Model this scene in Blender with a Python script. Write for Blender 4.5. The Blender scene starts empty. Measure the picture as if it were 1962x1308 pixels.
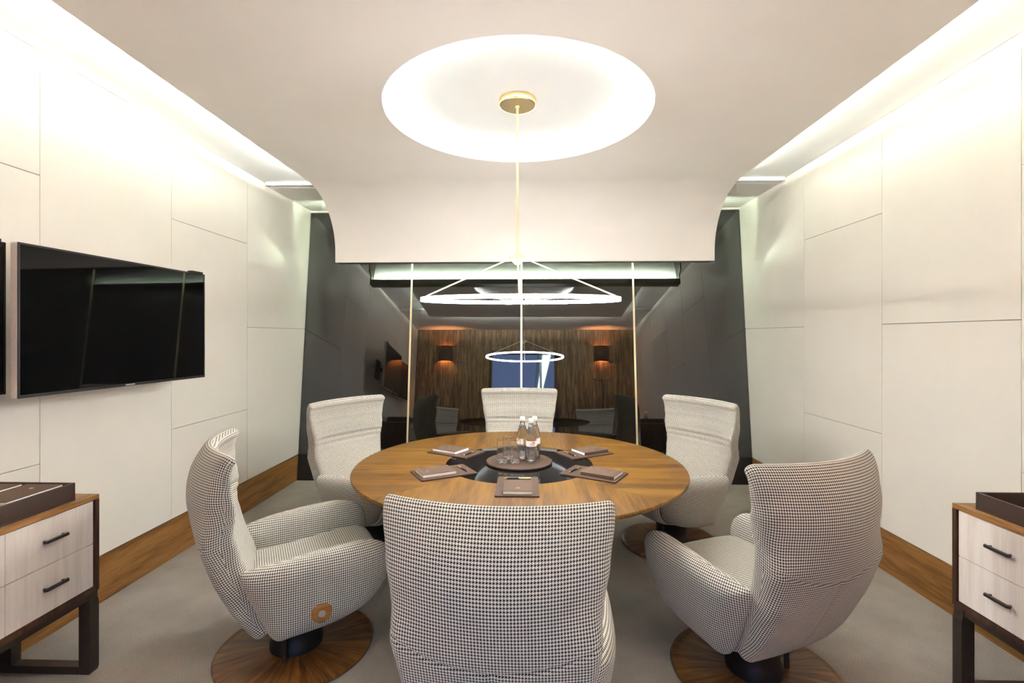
import bpy, bmesh, math, random
from mathutils import Vector, Matrix
random.seed(7)
C = bpy.context.scene.collection
S = bpy.context.scene
PI = math.pi

# ---------------------------------------------------------------- camera, light, exposure
cam_d = bpy.data.cameras.new('camera')
cam = bpy.data.objects.new('camera', cam_d); C.objects.link(cam)
CAM_Z = 1.487
cam.location = (0, 0, CAM_Z)
cam.rotation_euler = (PI / 2, 0, math.atan(30 / 940))
cam_d.sensor_width = 36.0
cam_d.lens = 940 / 1962 * 36
cam_d.shift_y = -10.5 / 1962
cam_d.clip_start = 0.02
S.camera = cam

w = bpy.data.worlds.new('dusk_sky'); S.world = w; w.use_nodes = True
bg = w.node_tree.nodes['Background']
bg.inputs['Color'].default_value = (0.22, 0.33, 0.66, 1)
bg.inputs['Strength'].default_value = 1.0

S.cycles.max_bounces = 24
S.cycles.transmission_bounces = 24
S.cycles.glossy_bounces = 8
S.cycles.diffuse_bounces = 8
S.view_settings.view_transform = 'Standard'
S.view_settings.look = 'None'
S.view_settings.gamma = 1.0
S.view_settings.use_curve_mapping = False
S.view_settings.exposure = 1.72

COVE_SIDE = 92.0      # emission of the LED strips on the floating ceiling panel
COVE_CIRCLE = 12.0
COVE_LIP = 270.0
COVE_REAR = 560.0
RING = 52.0
SCONCE = 1500.0

# ---------------------------------------------------------------- materials
def base_mat(name):
    m = bpy.data.materials.new(name); m.use_nodes = True
    nt = m.node_tree
    return m, nt, nt.nodes['Principled BSDF']

def plain(name, col, rough=0.5, metal=0.0, ior=1.45, trans=0.0, var=0.0, scale=40.0, bump=0.0, spec=0.5):
    m, nt, b = base_mat(name)
    b.inputs['Base Color'].default_value = (*col, 1)
    b.inputs['Roughness'].default_value = rough
    b.inputs['Metallic'].default_value = metal
    b.inputs['IOR'].default_value = ior
    b.inputs['Transmission Weight'].default_value = trans
    b.inputs['Specular IOR Level'].default_value = spec
    if var or bump:
        tc = nt.nodes.new('ShaderNodeTexCoord')
        n = nt.nodes.new('ShaderNodeTexNoise'); n.inputs['Scale'].default_value = scale
        n.inputs['Detail'].default_value = 4
        nt.links.new(tc.outputs['Object'], n.inputs['Vector'])
        if var:
            r = nt.nodes.new('ShaderNodeValToRGB')
            r.color_ramp.elements[0].position = 0.3; r.color_ramp.elements[1].position = 0.7
            r.color_ramp.elements[0].color = (*[max(0, c * (1 - var)) for c in col], 1)
            r.color_ramp.elements[1].color = (*[min(1, c * (1 + var)) for c in col], 1)
            nt.links.new(n.outputs['Fac'], r.inputs['Fac'])
            nt.links.new(r.outputs['Color'], b.inputs['Base Color'])
        if bump:
            bp = nt.nodes.new('ShaderNodeBump'); bp.inputs['Strength'].default_value = bump
            bp.inputs['Distance'].default_value = 0.004
            nt.links.new(n.outputs['Fac'], bp.inputs['Height'])
            nt.links.new(bp.outputs['Normal'], b.inputs['Normal'])
    return m

def glow(name, col, strength):
    m, nt, b = base_mat(name)
    b.inputs['Base Color'].default_value = (0.9, 0.9, 0.9, 1)
    b.inputs['Emission Color'].default_value = (*col, 1)
    b.inputs['Emission Strength'].default_value = strength
    return m

def wood(name, dark, mid, light, axis='X', rough=0.38, fine=1.0, radial=False, bands=1.0):
    """straight-grained walnut; axis is the direction along the grain in object space"""
    m, nt, b = base_mat(name)
    N, L = nt.nodes, nt.links
    tc = N.new('ShaderNodeTexCoord')
    vec = tc.outputs['Object']
    if radial:
        sep = N.new('ShaderNodeSeparateXYZ'); L.new(vec, sep.inputs[0])
        at = N.new('ShaderNodeMath'); at.operation = 'ARCTAN2'
        L.new(sep.outputs['Y'], at.inputs[0]); L.new(sep.outputs['X'], at.inputs[1])
        ln = N.new('ShaderNodeVectorMath'); ln.operation = 'LENGTH'; L.new(vec, ln.inputs[0])
        cb = N.new('ShaderNodeCombineXYZ')
        L.new(ln.outputs['Value'], cb.inputs['X']); L.new(at.outputs[0], cb.inputs['Y'])
        vec = cb.outputs[0]
        sc = (1.6, 1.0, 1.0)
    else:
        sc = {'X': (0.9, 1, 1), 'Y': (1, 0.9, 1), 'Z': (1, 1, 0.9)}[axis]
    k = {'X': (0.07, 1, 1), 'Y': (1, 0.07, 1), 'Z': (1, 1, 0.07)}[axis]
    if radial: k = (0.12, 0.55, 1)
    def noise(scale, detail, dist=0.0, mul=1.0):
        mp = N.new('ShaderNodeMapping'); L.new(vec, mp.inputs['Vector'])
        mp.inputs['Scale'].default_value = tuple(c * mul for c in k)
        n = N.new('ShaderNodeTexNoise'); n.inputs['Scale'].default_value = scale
        n.inputs['Detail'].default_value = detail; n.inputs['Distortion'].default_value = dist
        L.new(mp.outputs[0], n.inputs['Vector'])
        return n
    n1 = noise(14 * bands, 3, 0.6); n2 = noise(90 * fine, 3)
    mx = N.new('ShaderNodeMix'); mx.data_type = 'FLOAT'; mx.inputs[0].default_value = 0.42
    L.new(n1.outputs['Fac'], mx.inputs[2]); L.new(n2.outputs['Fac'], mx.inputs[3])
    r = N.new('ShaderNodeValToRGB'); e = r.color_ramp.elements
    e[0].position = 0.40; e[0].color = (*dark, 1); e[1].position = 0.60; e[1].color = (*light, 1)
    q = e.new(0.5); q.color = (*mid, 1)
    L.new(mx.outputs[0], r.inputs['Fac']); L.new(r.outputs['Color'], b.inputs['Base Color'])
    b.inputs['Roughness'].default_value = rough
    b.inputs['Specular IOR Level'].default_value = 0.32
    return m

def houndstooth(name, period=0.0089, period_v=0.0105, light=(0.78, 0.74, 0.635), dark=(0.015, 0.012, 0.010)):
    m, nt, b = base_mat(name)
    N, L = nt.nodes, nt.links
    uv = N.new('ShaderNodeUVMap'); uv.uv_map = 'fabric'
    sep = N.new('ShaderNodeSeparateXYZ'); L.new(uv.outputs[0], sep.inputs[0])
    def M(op, a, bb=None):
        n = N.new('ShaderNodeMath'); n.operation = op
        for i, v in enumerate((a, bb)):
            if v is None: continue
            if isinstance(v, (int, float)): n.inputs[i].default_value = v
            else: L.new(v, n.inputs[i])
        return n.outputs[0]
    i = M('FLOOR', M('MULTIPLY', sep.outputs['X'], 8 / period))
    j = M('FLOOR', M('MULTIPLY', sep.outputs['Y'], 8 / period_v))
    warp = M('LESS_THAN', M('FLOORED_MODULO', M('ADD', i, 0.1), 8.0), 4.0)
    weft = M('LESS_THAN', M('FLOORED_MODULO', M('ADD', j, 0.1), 8.0), 4.0)
    tw = M('LESS_THAN', M('FLOORED_MODULO', M('ADD', M('SUBTRACT', i, j), 0.1), 4.0), 2.0)
    d = M('ADD', M('MULTIPLY', tw, warp), M('MULTIPLY', M('SUBTRACT', 1.0, tw), weft))
    mx = N.new('ShaderNodeMix'); mx.data_type = 'RGBA'
    L.new(d, mx.inputs[0]); mx.inputs[6].default_value = (*light, 1); mx.inputs[7].default_value = (*dark, 1)
    L.new(mx.outputs[2], b.inputs['Base Color'])
    b.inputs['Roughness'].default_value = 0.9
    b.inputs['Specular IOR Level'].default_value = 0.2
    b.inputs['Sheen Weight'].default_value = 0.15
    n = N.new('ShaderNodeTexNoise'); n.inputs['Scale'].default_value = 900
    bp = N.new('ShaderNodeBump'); bp.inputs['Strength'].default_value = 0.25; bp.inputs['Distance'].default_value = 0.002
    L.new(uv.outputs[0], n.inputs['Vector']); L.new(n.outputs['Fac'], bp.inputs['Height'])
    L.new(bp.outputs['Normal'], b.inputs['Normal'])
    return m

def carpet_mat():
    m, nt, b = base_mat('taupe_carpet')
    N, L = nt.nodes, nt.links
    tc = N.new('ShaderNodeTexCoord')
    a = N.new('ShaderNodeTexNoise'); a.inputs['Scale'].default_value = 260; a.inputs['Detail'].default_value = 3
    c = N.new('ShaderNodeTexNoise'); c.inputs['Scale'].default_value = 2.4; c.inputs['Detail'].default_value = 5
    for n in (a, c): L.new(tc.outputs['Object'], n.inputs['Vector'])
    mx = N.new('ShaderNodeMix'); mx.data_type = 'FLOAT'; mx.inputs[0].default_value = 0.35
    L.new(a.outputs['Fac'], mx.inputs[2]); L.new(c.outputs['Fac'], mx.inputs[3])
    r = N.new('ShaderNodeValToRGB'); e = r.color_ramp.elements
    e[0].position = 0.38; e[0].color = (0.24, 0.212, 0.182, 1); e[1].position = 0.62; e[1].color = (0.44, 0.40, 0.352, 1)
    L.new(mx.outputs[0], r.inputs['Fac']); L.new(r.outputs['Color'], b.inputs['Base Color'])
    b.inputs['Roughness'].default_value = 1.0; b.inputs['Specular IOR Level'].default_value = 0.1
    bp = N.new('ShaderNodeBump'); bp.inputs['Strength'].default_value = 0.6; bp.inputs['Distance'].default_value = 0.006
    L.new(a.outputs['Fac'], bp.inputs['Height']); L.new(bp.outputs['Normal'], b.inputs['Normal'])
    return m

M = {}
M['cream'] = plain('cream_wall_panel', (0.825, 0.785, 0.70), 0.45, var=0.015, scale=3)
M['joint'] = plain('panel_joint', (0.30, 0.26, 0.20), 0.8, var=0.05)
M['ceiling'] = plain('ceiling_plaster', (0.86, 0.825, 0.77), 0.8, var=0.01, scale=4)
M['upper_ceiling'] = plain('upper_ceiling_paint', (0.86, 0.865, 0.85), 0.8, var=0.01, scale=4)
M['carpet'] = carpet_mat()
M['black_glass'] = plain('smoked_black_glass', (0.006, 0.005, 0.004), 0.0, ior=1.86, var=0.05)
M['table_glass'] = plain('black_table_glass', (0.006, 0.005, 0.005), 0.01, ior=1.9, var=0.05)
M['screen'] = plain('screen_glass', (0.003, 0.003, 0.003), 0.03, ior=1.33, var=0.05)
M['black_matte'] = plain('black_matte', (0.012, 0.010, 0.009), 0.5, var=0.1)
M['brass'] = plain('brushed_brass', (0.80, 0.62, 0.30), 0.28, metal=1.0, var=0.04, scale=120)
M['pale_brass'] = plain('satin_pale_brass', (0.86, 0.74, 0.48), 0.4, metal=0.75, var=0.03, scale=120)
M['gold'] = plain('gold_foil', (0.85, 0.62, 0.25), 0.3, metal=1.0, var=0.04)
M['chrome'] = plain('brushed_steel', (0.72, 0.71, 0.70), 0.25, metal=1.0, var=0.03)
M['silver'] = plain('silver_frame', (0.74, 0.67, 0.63), 0.35, metal=0.0, var=0.03)
WD, WM, WL = (0.092, 0.039, 0.0055), (0.155, 0.070, 0.0095), (0.205, 0.102, 0.0155)
M['walnut_x'] = wood('walnut_cross_grain', WD, WM, WL, 'X')
M['walnut_y'] = wood('walnut_long_grain', tuple(c * .92 for c in WD), tuple(c * .92 for c in WM), tuple(c * .95 for c in WL), 'Y')
M['walnut_radial'] = wood('walnut_radial', (0.065, 0.026, 0.008), (0.13, 0.055, 0.015), (0.20, 0.094, 0.027), 'X', radial=True, rough=0.3)
M['walnut_skirt'] = wood('walnut_skirting', (0.17, 0.075, 0.018), (0.26, 0.12, 0.032), (0.34, 0.165, 0.048), 'Y', rough=0.4)
M['walnut_frame'] = wood('walnut_cabinet', (0.20, 0.095, 0.03), (0.32, 0.155, 0.05), (0.42, 0.22, 0.08), 'Y', rough=0.4)
M['walnut_dark'] = wood('dark_walnut', (0.040, 0.018, 0.011), (0.062, 0.029, 0.017), (0.088, 0.042, 0.025), 'Z', rough=0.4)
M['wall_wood'] = wood('dark_ribbed_wood', (0.08, 0.048, 0.026), (0.19, 0.125, 0.066), (0.34, 0.24, 0.125), 'Z', rough=0.45, bands=2.2)
M['limed'] = wood('limed_veneer', (0.76, 0.68, 0.60), (0.82, 0.745, 0.665), (0.86, 0.79, 0.72), 'Z', rough=0.4)
M['bronze'] = plain('dark_bronze', (0.060, 0.046, 0.036), 0.4, metal=0.5, var=0.08)
M['leather'] = plain('brown_leather', (0.070, 0.042, 0.028), 0.7, spec=0.25, var=0.08, scale=200, bump=0.15)
M['leather_dark'] = plain('dark_brown_leather', (0.048, 0.029, 0.021), 0.5, var=0.08, scale=200, bump=0.15)
M['cover'] = plain('taupe_cloth_cover', (0.105, 0.068, 0.047), 0.75, spec=0.2, var=0.05, scale=250)
M['paper'] = plain('white_paper', (0.92, 0.89, 0.84), 0.7, var=0.02, scale=300)
M['white_plastic'] = plain('white_plastic', (0.85, 0.85, 0.84), 0.35, var=0.01)
M['red_ink'] = plain('red_print', (0.75, 0.09, 0.05), 0.5, var=0.02)
M['grey_ink'] = plain('grey_print', (0.42, 0.42, 0.42), 0.5, var=0.02)
M['glass'] = plain('clear_glass', (1, 1, 1), 0.0, ior=1.45, trans=1.0)
M['water'] = plain('water', (0.99, 1, 1), 0.0, ior=1.33, trans=1.0)
M['fabric'] = houndstooth('houndstooth_wool')
M['led_cool'] = glow('cove_led', (0.90, 0.99, 1.0), COVE_SIDE)
M['led_cool_right'] = glow('cove_led_right', (0.92, 1.0, 0.96), COVE_SIDE * 0.55)
M['led_circle'] = glow('circle_led', (0.90, 0.98, 1.0), COVE_CIRCLE)
M['led_lip'] = glow('lip_led', (0.80, 1.0, 0.84), COVE_LIP)
M['led_rear'] = glow('rear_led', (1.0, 0.95, 0.86), COVE_REAR)
M['led_ring'] = glow('ring_diffuser', (1.0, 0.985, 0.985), RING)
M['bulb'] = glow('warm_bulb', (1.0, 0.36, 0.12), SCONCE)
M['lobby_led'] = glow('lobby_led', (0.75, 1.0, 0.92), 6.0)

# ---------------------------------------------------------------- mesh helpers
class MB:
    def __init__(self): self.v = []; self.f = []; self.uv = []; self.sm = []
    def add(self, vs, fs, uvs=None, smooth=False):
        o = len(self.v); self.v += [tuple(p) for p in vs]
        for k, f in enumerate(fs):
            self.f.append([i + o for i in f]); self.sm.append(smooth)
            self.uv.append(uvs[k] if uvs else None)
        return self
    def box(self, x0, x1, y0, y1, z0, z1):
        vs = [(x, y, z) for z in (z0, z1) for y in (y0, y1) for x in (x0, x1)]
        return self.add(vs, [(0, 2, 3, 1), (4, 5, 7, 6), (0, 1, 5, 4), (2, 6, 7, 3), (0, 4, 6, 2), (1, 3, 7, 5)])
    def hexa(self, p):  # 8 points, bottom 4 ccw then top 4
        return self.add(p, [(3, 2, 1, 0), (4, 5, 6, 7), (0, 1, 5, 4), (1, 2, 6, 5), (2, 3, 7, 6), (3, 0, 4, 7)])
    def lathe(self, prof, n=32, cx=0, cy=0, smooth=True, a0=0.0, a1=2 * PI, closed=True):
        """prof: (r, z) from bottom to top seen from outside"""
        full = abs(a1 - a0 - 2 * PI) < 1e-6
        m = n if full else n + 1
        vs, fs = [], []
        for (r, z) in prof:
            for k in range(m):
                a = a0 + (a1 - a0) * k / n
                vs.append((cx + r * math.cos(a), cy + r * math.sin(a), z))
        for i in range(len(prof) - 1):
            for k in range(n):
                k2 = (k + 1) % m
                fs.append((i * m + k, i * m + k2, (i + 1) * m + k2, (i + 1) * m + k))
        self.add(vs, fs, smooth=smooth)
        if closed and full:
            self.add([(cx + prof[0][0] * math.cos(2 * PI * k / n), cy + prof[0][0] * math.sin(2 * PI * k / n), prof[0][1]) for k in range(n)][::-1], [tuple(range(n))])
            self.add([(cx + prof[-1][0] * math.cos(2 * PI * k / n), cy + prof[-1][0] * math.sin(2 * PI * k / n), prof[-1][1]) for k in range(n)], [tuple(range(n))])
        return self
    def tube(self, path, r, n=10, closed=False, smooth=True, caps=True):
        P = [Vector(p) for p in path]; m = len(P); vs, fs = [], []
        up = Vector((0, 0, 1))
        for i in range(m):
            t = (P[(i + 1) % m] - P[i - 1]) if closed else (P[min(i + 1, m - 1)] - P[max(i - 1, 0)])
            t.normalize()
            u = up if abs(t.dot(up)) < 0.95 else Vector((1, 0, 0))
            a = t.cross(u).normalized(); b = a.cross(t)
            for k in range(n):
                q = 2 * PI * k / n
                vs.append(P[i] + a * (r * math.cos(q)) + b * (r * math.sin(q)))
        for i in range(m if closed else m - 1):
            j = (i + 1) % m
            for k in range(n):
                k2 = (k + 1) % n
                fs.append((i * n + k, i * n + k2, j * n + k2, j * n + k))
        self.add(vs, fs, smooth=smooth)
        if caps and not closed:
            self.add(vs[:n][::-1], [tuple(range(n))]); self.add(vs[-n:], [tuple(range(n))])
        return self
    def sweep_rect(self, path, prof, closed=False, smooth=True):
        """prof: list of (outward, z) offsets swept round a horizontal path"""
        m = len(path); n = len(prof); vs, fs = [], []
        for i in range(m):
            a = Vector(path[i - 1] if (closed or i) else path[0]); b = Vector(path[(i + 1) % m] if (closed or i < m - 1) else path[-1])
            t = (b - a); t.z = 0; t.normalize(); o = Vector((t.y, -t.x, 0))
            for (d, z) in prof: vs.append(Vector(path[i]) + o * d + Vector((0, 0, z)))
        for i in range(m if closed else m - 1):
            j = (i + 1) % m
            for k in range(n):
                k2 = (k + 1) % n
                fs.append((i * n + k, j * n + k, j * n + k2, i * n + k2))
        return self.add(vs, fs, smooth=smooth)
    def mesh(self, name, mat):
        me = bpy.data.meshes.new(name)
        me.from_pydata(self.v, [], self.f)
        if any(u is not None for u in self.uv):
            lay = me.uv_layers.new(name='fabric'); li = 0
            for k, f in enumerate(self.f):
                for q in range(len(f)):
                    lay.data[li].uv = self.uv[k][q] if self.uv[k] else (0, 0)
                    li += 1
        me.polygons.foreach_set('use_smooth', self.sm)
        me.materials.append(mat)
        me.validate(); me.update()
        bm = bmesh.new(); bm.from_mesh(me)
        bmesh.ops.recalc_face_normals(bm, faces=bm.faces)
        bm.to_mesh(me); bm.free()
        return me
    def obj(self, name, mat, parent=None, bevel=0.0, loc=None, rotz=0.0, autosmooth=True):
        o = bpy.data.objects.new(name, self.mesh(name, mat)); C.objects.link(o)
        if parent: o.parent = parent
        if loc: o.location = loc
        if rotz: o.rotation_euler = (0, 0, rotz)
        if bevel:
            md = o.modifiers.new('bevel', 'BEVEL'); md.width = bevel; md.segments = 2
            md.limit_method = 'ANGLE'; md.angle_limit = math.radians(40)
        return o

def tag(o, label=None, cat=None, group=None, kind=None):
    if label: o['label'] = label
    if cat: o['category'] = cat
    if group: o['group'] = group
    if kind: o['kind'] = kind
    return o
def thing(name, label, cat, loc=(0, 0, 0), rotz=0.0, group=None):
    o = bpy.data.objects.new(name, None); C.objects.link(o)
    o.empty_display_size = 0.1
    o.location = loc; o.rotation_euler = (0, 0, rotz)
    return tag(o, label, cat, group)
def dup(root, loc, rotz, label, group=None):
    def cp(o, parent):
        c = o.copy(); C.objects.link(c)
        if parent: c.parent = parent
        for ch in list(o.children): cp(ch, c)
        return c
    kids = list(root.children)
    r = root.copy(); C.objects.link(r)
    for ch in kids: cp(ch, r)
    r.location = loc; r.rotation_euler = (0, 0, rotz); r['label'] = label
    if group: r['group'] = group
    return r
def share(src, parent, loc=None):
    c = src.copy(); C.objects.link(c)
    if parent: c.parent = parent
    if loc: c.location = loc
    return c
def catmull(pts, n, closed=False):
    P = [Vector((*p, 0)) if len(p) == 2 else Vector(p) for p in pts]; m = len(P); out = []
    segs = m if closed else m - 1
    for q in range(n if closed else n + 1):
        t = q / n * segs; i = min(int(t), segs - 1); f = t - i
        g = lambda k: P[k % m] if closed else P[max(0, min(m - 1, k))]
        p0, p1, p2, p3 = g(i - 1), g(i), g(i + 1), g(i + 2)
        out.append(0.5 * ((2 * p1) + (p2 - p0) * f + (2 * p0 - 5 * p1 + 4 * p2 - p3) * f * f + (3 * p1 - p0 - 3 * p2 + p3) * f ** 3))
    return out
def interp(tab, z):
    if z <= tab[0][0]: return tab[0][1]
    for (a, u), (b, v) in zip(tab, tab[1:]):
        if z <= b:
            t = (z - a) / (b - a); t = t * t * (3 - 2 * t) * 0.5 + t * 0.5
            return u + (v - u) * t
    return tab[-1][1]

# ---------------------------------------------------------------- room measures
XL, XR = -2.38, 2.26            # finished faces of the side walls
XC = -0.06
YW = -0.08                      # face of the timber wall behind the camera
DB, TL = 4.98, 0.118            # tilted glass wall: y = DB + TL * z
ZC, ZP = 2.88, 2.79             # upper ceiling, floating panel underside
PXL, PXR = -1.85, 1.755         # edges of the floating panel
TX, TY, TZ = -0.05, 2.90, 0.74  # table centre and height

# ---------------------------------------------------------------- floor, ceiling
fl = MB().box(XL - 0.15, XR + 0.15, YW - 0.2, 5.6, -0.1, 0.0).obj('floor', M['carpet'])
tag(fl, 'taupe cut-pile carpet covering the meeting room floor', 'floor', kind='structure')
ce = MB().box(XL - 0.15, XR + 0.15, YW - 0.2, 5.7, ZC, ZC + 0.12).obj('ceiling', M['upper_ceiling'])
tag(ce, 'white ceiling with lit coves around a floating beige panel', 'ceiling', kind='structure')

# floating panel with round opening and curved drop towards the glass wall
HX, HY, HR = -0.057, 2.90, 0.778
Y0, YF = 1.25, 4.08
TH = 0.025
def rect_hit(a):
    c, s = math.cos(a), math.sin(a)
    ts = []
    if c > 1e-9: ts.append((PXR - HX) / c)
    if c < -1e-9: ts.append((PXL - HX) / c)
    if s > 1e-9: ts.append((YF - HY) / s)
    if s < -1e-9: ts.append((Y0 - HY) / s)
    t = min(ts)
    return (HX + t * c, HY + t * s)
angs = sorted(set([2 * PI * k / 128 for k in range(128)] + [math.atan2(y - HY, x - HX) % (2 * PI) for x in (PXL, PXR) for y in (Y0, YF)]))
mb = MB(); n = len(angs); vs = []
for z in (ZP, ZP + TH):
    vs += [(HX + HR * math.cos(a), HY + HR * math.sin(a), z) for a in angs]
    vs += [(*rect_hit(a), z) for a in angs]
fs = []
for k in range(n):
    q = (k + 1) % n
    fs += [(k, n + k, n + q, q), (2 * n + k, 2 * n + q, 3 * n + q, 3 * n + k), (k, q, 2 * n + q, 2 * n + k), (n + k, 3 * n + k, 3 * n + q, n + q)]
mb.add(vs, fs)
dp = mb.obj('drop_panel', M['ceiling'], ce)
mb = MB(); prof = []
for k in range(25):
    a = PI / 2 * k / 24
    prof.append((YF + 0.585 * math.sin(a), 2.29 + 0.50 * math.cos(a)))
prof += [(YF + 0.585, 2.25), (YF + 0.585, 2.195)]
inner = []
for i, (y, z) in enumerate(prof):
    a, b = prof[max(0, i - 1)], prof[min(len(prof) - 1, i + 1)]
    t = Vector((b[0] - a[0], b[1] - a[1])).normalized()
    inner.append((y - t.y * TH, z + t.x * TH))
m_ = len(prof); vs = []
for x in (PXL, PXR):
    vs += [(x, *p) for p in prof] + [(x, *p) for p in inner]
fs = []; A = 2 * m_
for i in range(m_ - 1):
    fs.append((i, i + 1, A + i + 1, A + i)); fs.append((m_ + i, A + m_ + i, A + m_ + i + 1, m_ + i + 1))
mb.add(vs, fs, smooth=True)
fs = []
for i in range(m_ - 1):
    fs.append((i, m_ + i, m_ + i + 1, i + 1)); fs.append((A + i, A + i + 1, A + m_ + i + 1, A + m_ + i))
fs.append((m_ - 1, A + m_ - 1, A + 2 * m_ - 1, 2 * m_ - 1))
mb.add(vs, fs)
mb.obj('curved_panel', M['ceiling'], ce)
# light trough along the bottom of the drop, its bottom corners chamfered
yl = YF + 0.585 + TH
mb = MB(); x0, x1 = PXL + 0.005, PXR - 0.005
mb.box(x0, x1, yl, yl + 0.10, 2.195, 2.21)
mb.box(x0, x1, yl + 0.085, yl + 0.10, 2.21, 2.255)
end_baffle = [(y + 0.0005, z - 0.0005) for y, z in inner[6:-1]] + [(yl + 0.0995, 2.211), (yl + 0.0995, 2.30), (yl + 0.17, 2.34), (yl + 0.17, 2.84), (yl - 0.05, 2.84)]  # end plates, added and enlarged to keep strip light off the side walls
end_baffle = end_baffle[::-1]
for xe in (x0, x1 - 0.012):
    q_ = len(end_baffle)
    mb.add([(xe, y, z) for y, z in end_baffle] + [(xe + 0.012, y, z) for y, z in end_baffle], [tuple(range(q_)), tuple(range(q_, 2 * q_))[::-1]] + [(k, (k + 1) % q_, q_ + (k + 1) % q_, q_ + k) for k in range(q_)])
mb.obj('light_trough', M['bronze'], ce)
MB().box(x0 + 0.04, x1 - 0.04, yl + 0.062, yl + 0.082, 2.2115, 2.222).obj('light_strip', M['led_lip'], ce)
# LED strips lying on the panel
for sx, xe in ((-1, PXL), (1, PXR)):
    a = xe - sx * 0.125
    MB().box(min(a, a + 0.02), max(a, a + 0.02), 1.35, 4.07, ZP + TH + 0.001, ZP + TH + 0.007).obj('light_strip', M['led_cool' if sx < 0 else 'led_cool_right'], ce)
MB().box(PXL + 0.12, PXR - 0.12, Y0 + 0.06, Y0 + 0.08, ZP + TH + 0.001, ZP + TH + 0.010).obj('light_strip', M['led_rear'], ce)
ring = [(HX + (HR + 0.055) * math.cos(2 * PI * k / 72), HY + (HR + 0.055) * math.sin(2 * PI * k / 72), ZP + TH + 0.001) for k in range(72)]
MB().sweep_rect(ring, [(-0.008, 0), (0.008, 0), (0.008, 0.008), (-0.008, 0.008)], closed=True).obj('light_strip', M['led_circle'], ce)
mb = MB().lathe([(HR + 0.11, ZP + TH), (HR + 0.11, ZC)], 96, HX, HY, closed=False)
mb.lathe([(HR + 0.118, ZP + TH), (HR + 0.118, ZC)], 96, HX, HY, closed=False)
mb.obj('recess_ring', M['upper_ceiling'], ce)
# lowered soffits at the glass end, left and right of the drop
for xa, xb in ((XL, PXL + 0.35), (PXR - 0.35, XR)):
    MB().box(xa + 0.006, xb, 4.47, 5.285, ZC - 0.022, ZC - 0.001).obj('soffit', M['ceiling'], ce)

# slot air vents
def vent(y, xa, xb, label):
    t = thing('air_vent', label, 'vent', ((xa + xb) / 2, y, ZC - 0.03), group='slot air vents in the ceiling coves')
    h = (xb - xa) / 2
    MB().box(-h, h, -0.055, -0.035, 0.0, 0.03).obj('rail', M['white_plastic'], t)
    MB().box(-h, h, 0.025, 0.045, 0.0, 0.03).obj('rail', M['white_plastic'], t)
    MB().box(-h + 0.01, h - 0.01, -0.035, 0.025, 0.022, 0.03).obj('slot_back', M['black_matte'], t)
    MB().box(-h + 0.02, -h * 0.1, -0.03, 0.012, 0.010, 0.014).obj('damper_blade', M['limed'], t)
    MB().box(h * 0.55, h * 0.58, -0.035, 0.025, 0.004, 0.022).obj('divider', M['white_plastic'], t)
    return t
vent(4.42, XL + 0.01, PXL + 0.32, 'white slot air vent in ceiling cove at left, near the black glass wall')
vent(4.42, PXR - 0.32, XR - 0.01, 'white slot air vent in ceiling cove at right, near the black glass wall')
vent(1.47, XL + 0.01, PXL - 0.02, 'slot air vent seen only mirrored in the glass, over the television side')
vent(1.47, PXR + 0.02, XR - 0.01, 'slot air vent seen only mirrored in the glass, over the side without television')

# ---------------------------------------------------------------- side walls of staggered panels
def side_wall(name, x, s, label):
    """s = +1: room lies to +x of the wall"""
    bk = 0.014
    a, b = (x - 0.15, x - bk) if s > 0 else (x + bk, x + 0.15)
    wl = MB().box(a, b, YW - 0.2, 5.6, 0, ZC).obj(name, M['joint'])
    tag(wl, label, 'wall', kind='structure')
    seams = [YW - 0.1, 0.55, 1.435, 2.32, 3.205, 4.09, 5.5]
    pa, pb = (x - bk + 0.0005, x) if s > 0 else (x, x + bk - 0.0005)
    for i in range(len(seams) - 1):
        rows = [0.262, 0.863, 2.27, ZC - 0.004] if i % 2 == 0 else [0.262, 1.562, ZC - 0.004]
        for r in range(len(rows) - 1):
            MB().box(pa, pb, seams[i] + 0.0016, seams[i + 1] - 0.0016, rows[r] + 0.002, rows[r + 1] - 0.002).obj('panel', M['cream'], wl)
    ba, bb = (x - bk + 0.001, x + 0.002) if s > 0 else (x - 0.002, x + bk - 0.001)
    bo = MB().box(ba, bb, YW - 0.1, 5.55, 0.0, 0.258).obj('baseboard_' + name.split('_')[1], M['walnut_skirt'])
    tag(bo, f"tall walnut baseboard along the {name.split('_')[1]} wall", 'baseboard', kind='structure')
# seams index 1.. alternate so that [2.32,3.205] has the single mid joint
side_wall('wall_left', XL, 1, 'cream panelled wall carrying the televisions')
side_wall('wall_right', XR, -1, 'cream panelled wall without televisions')

# ---------------------------------------------------------------- tilted black glass wall
def gp(x, z, d=0.0):
    """point on the glass plane; d > 0 towards the room"""
    k = 1 / math.sqrt(1 + TL * TL)
    return (x, DB + TL * z - d * k, z + d * TL * k)
def slab(x0, x1, z0, z1, d0, d1):
    return MB().hexa([gp(x0, z0, d0), gp(x1, z0, d0), gp(x1, z0, d1), gp(x0, z0, d1), gp(x0, z1, d0), gp(x1, z1, d0), gp(x1, z1, d1), gp(x0, z1, d1)])
wb = slab(XL - 0.14, XR + 0.14, 0.0, ZC - 0.001, -0.12, -0.008).obj('wall_back', M['black_matte'])
tag(wb, 'wall of tall smoked black glass panels leaning back', 'wall', kind='structure')
gx = [XL + 0.003, -1.241, -0.066, 1.113, XR - 0.003]
ZG = ZC - 0.045
for i in range(4):
    slab(gx[i] + 0.0012, gx[i + 1] - 0.0012, 0.262, ZG, -0.008, 0.0).obj('glass_panel', M['black_glass'], wb)
for x in gx[1:4]:
    slab(x - 0.009, x + 0.009, 0.03, ZG, 0.0005, 0.006).obj('brass_strip', M['pale_brass'], wb)
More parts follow.
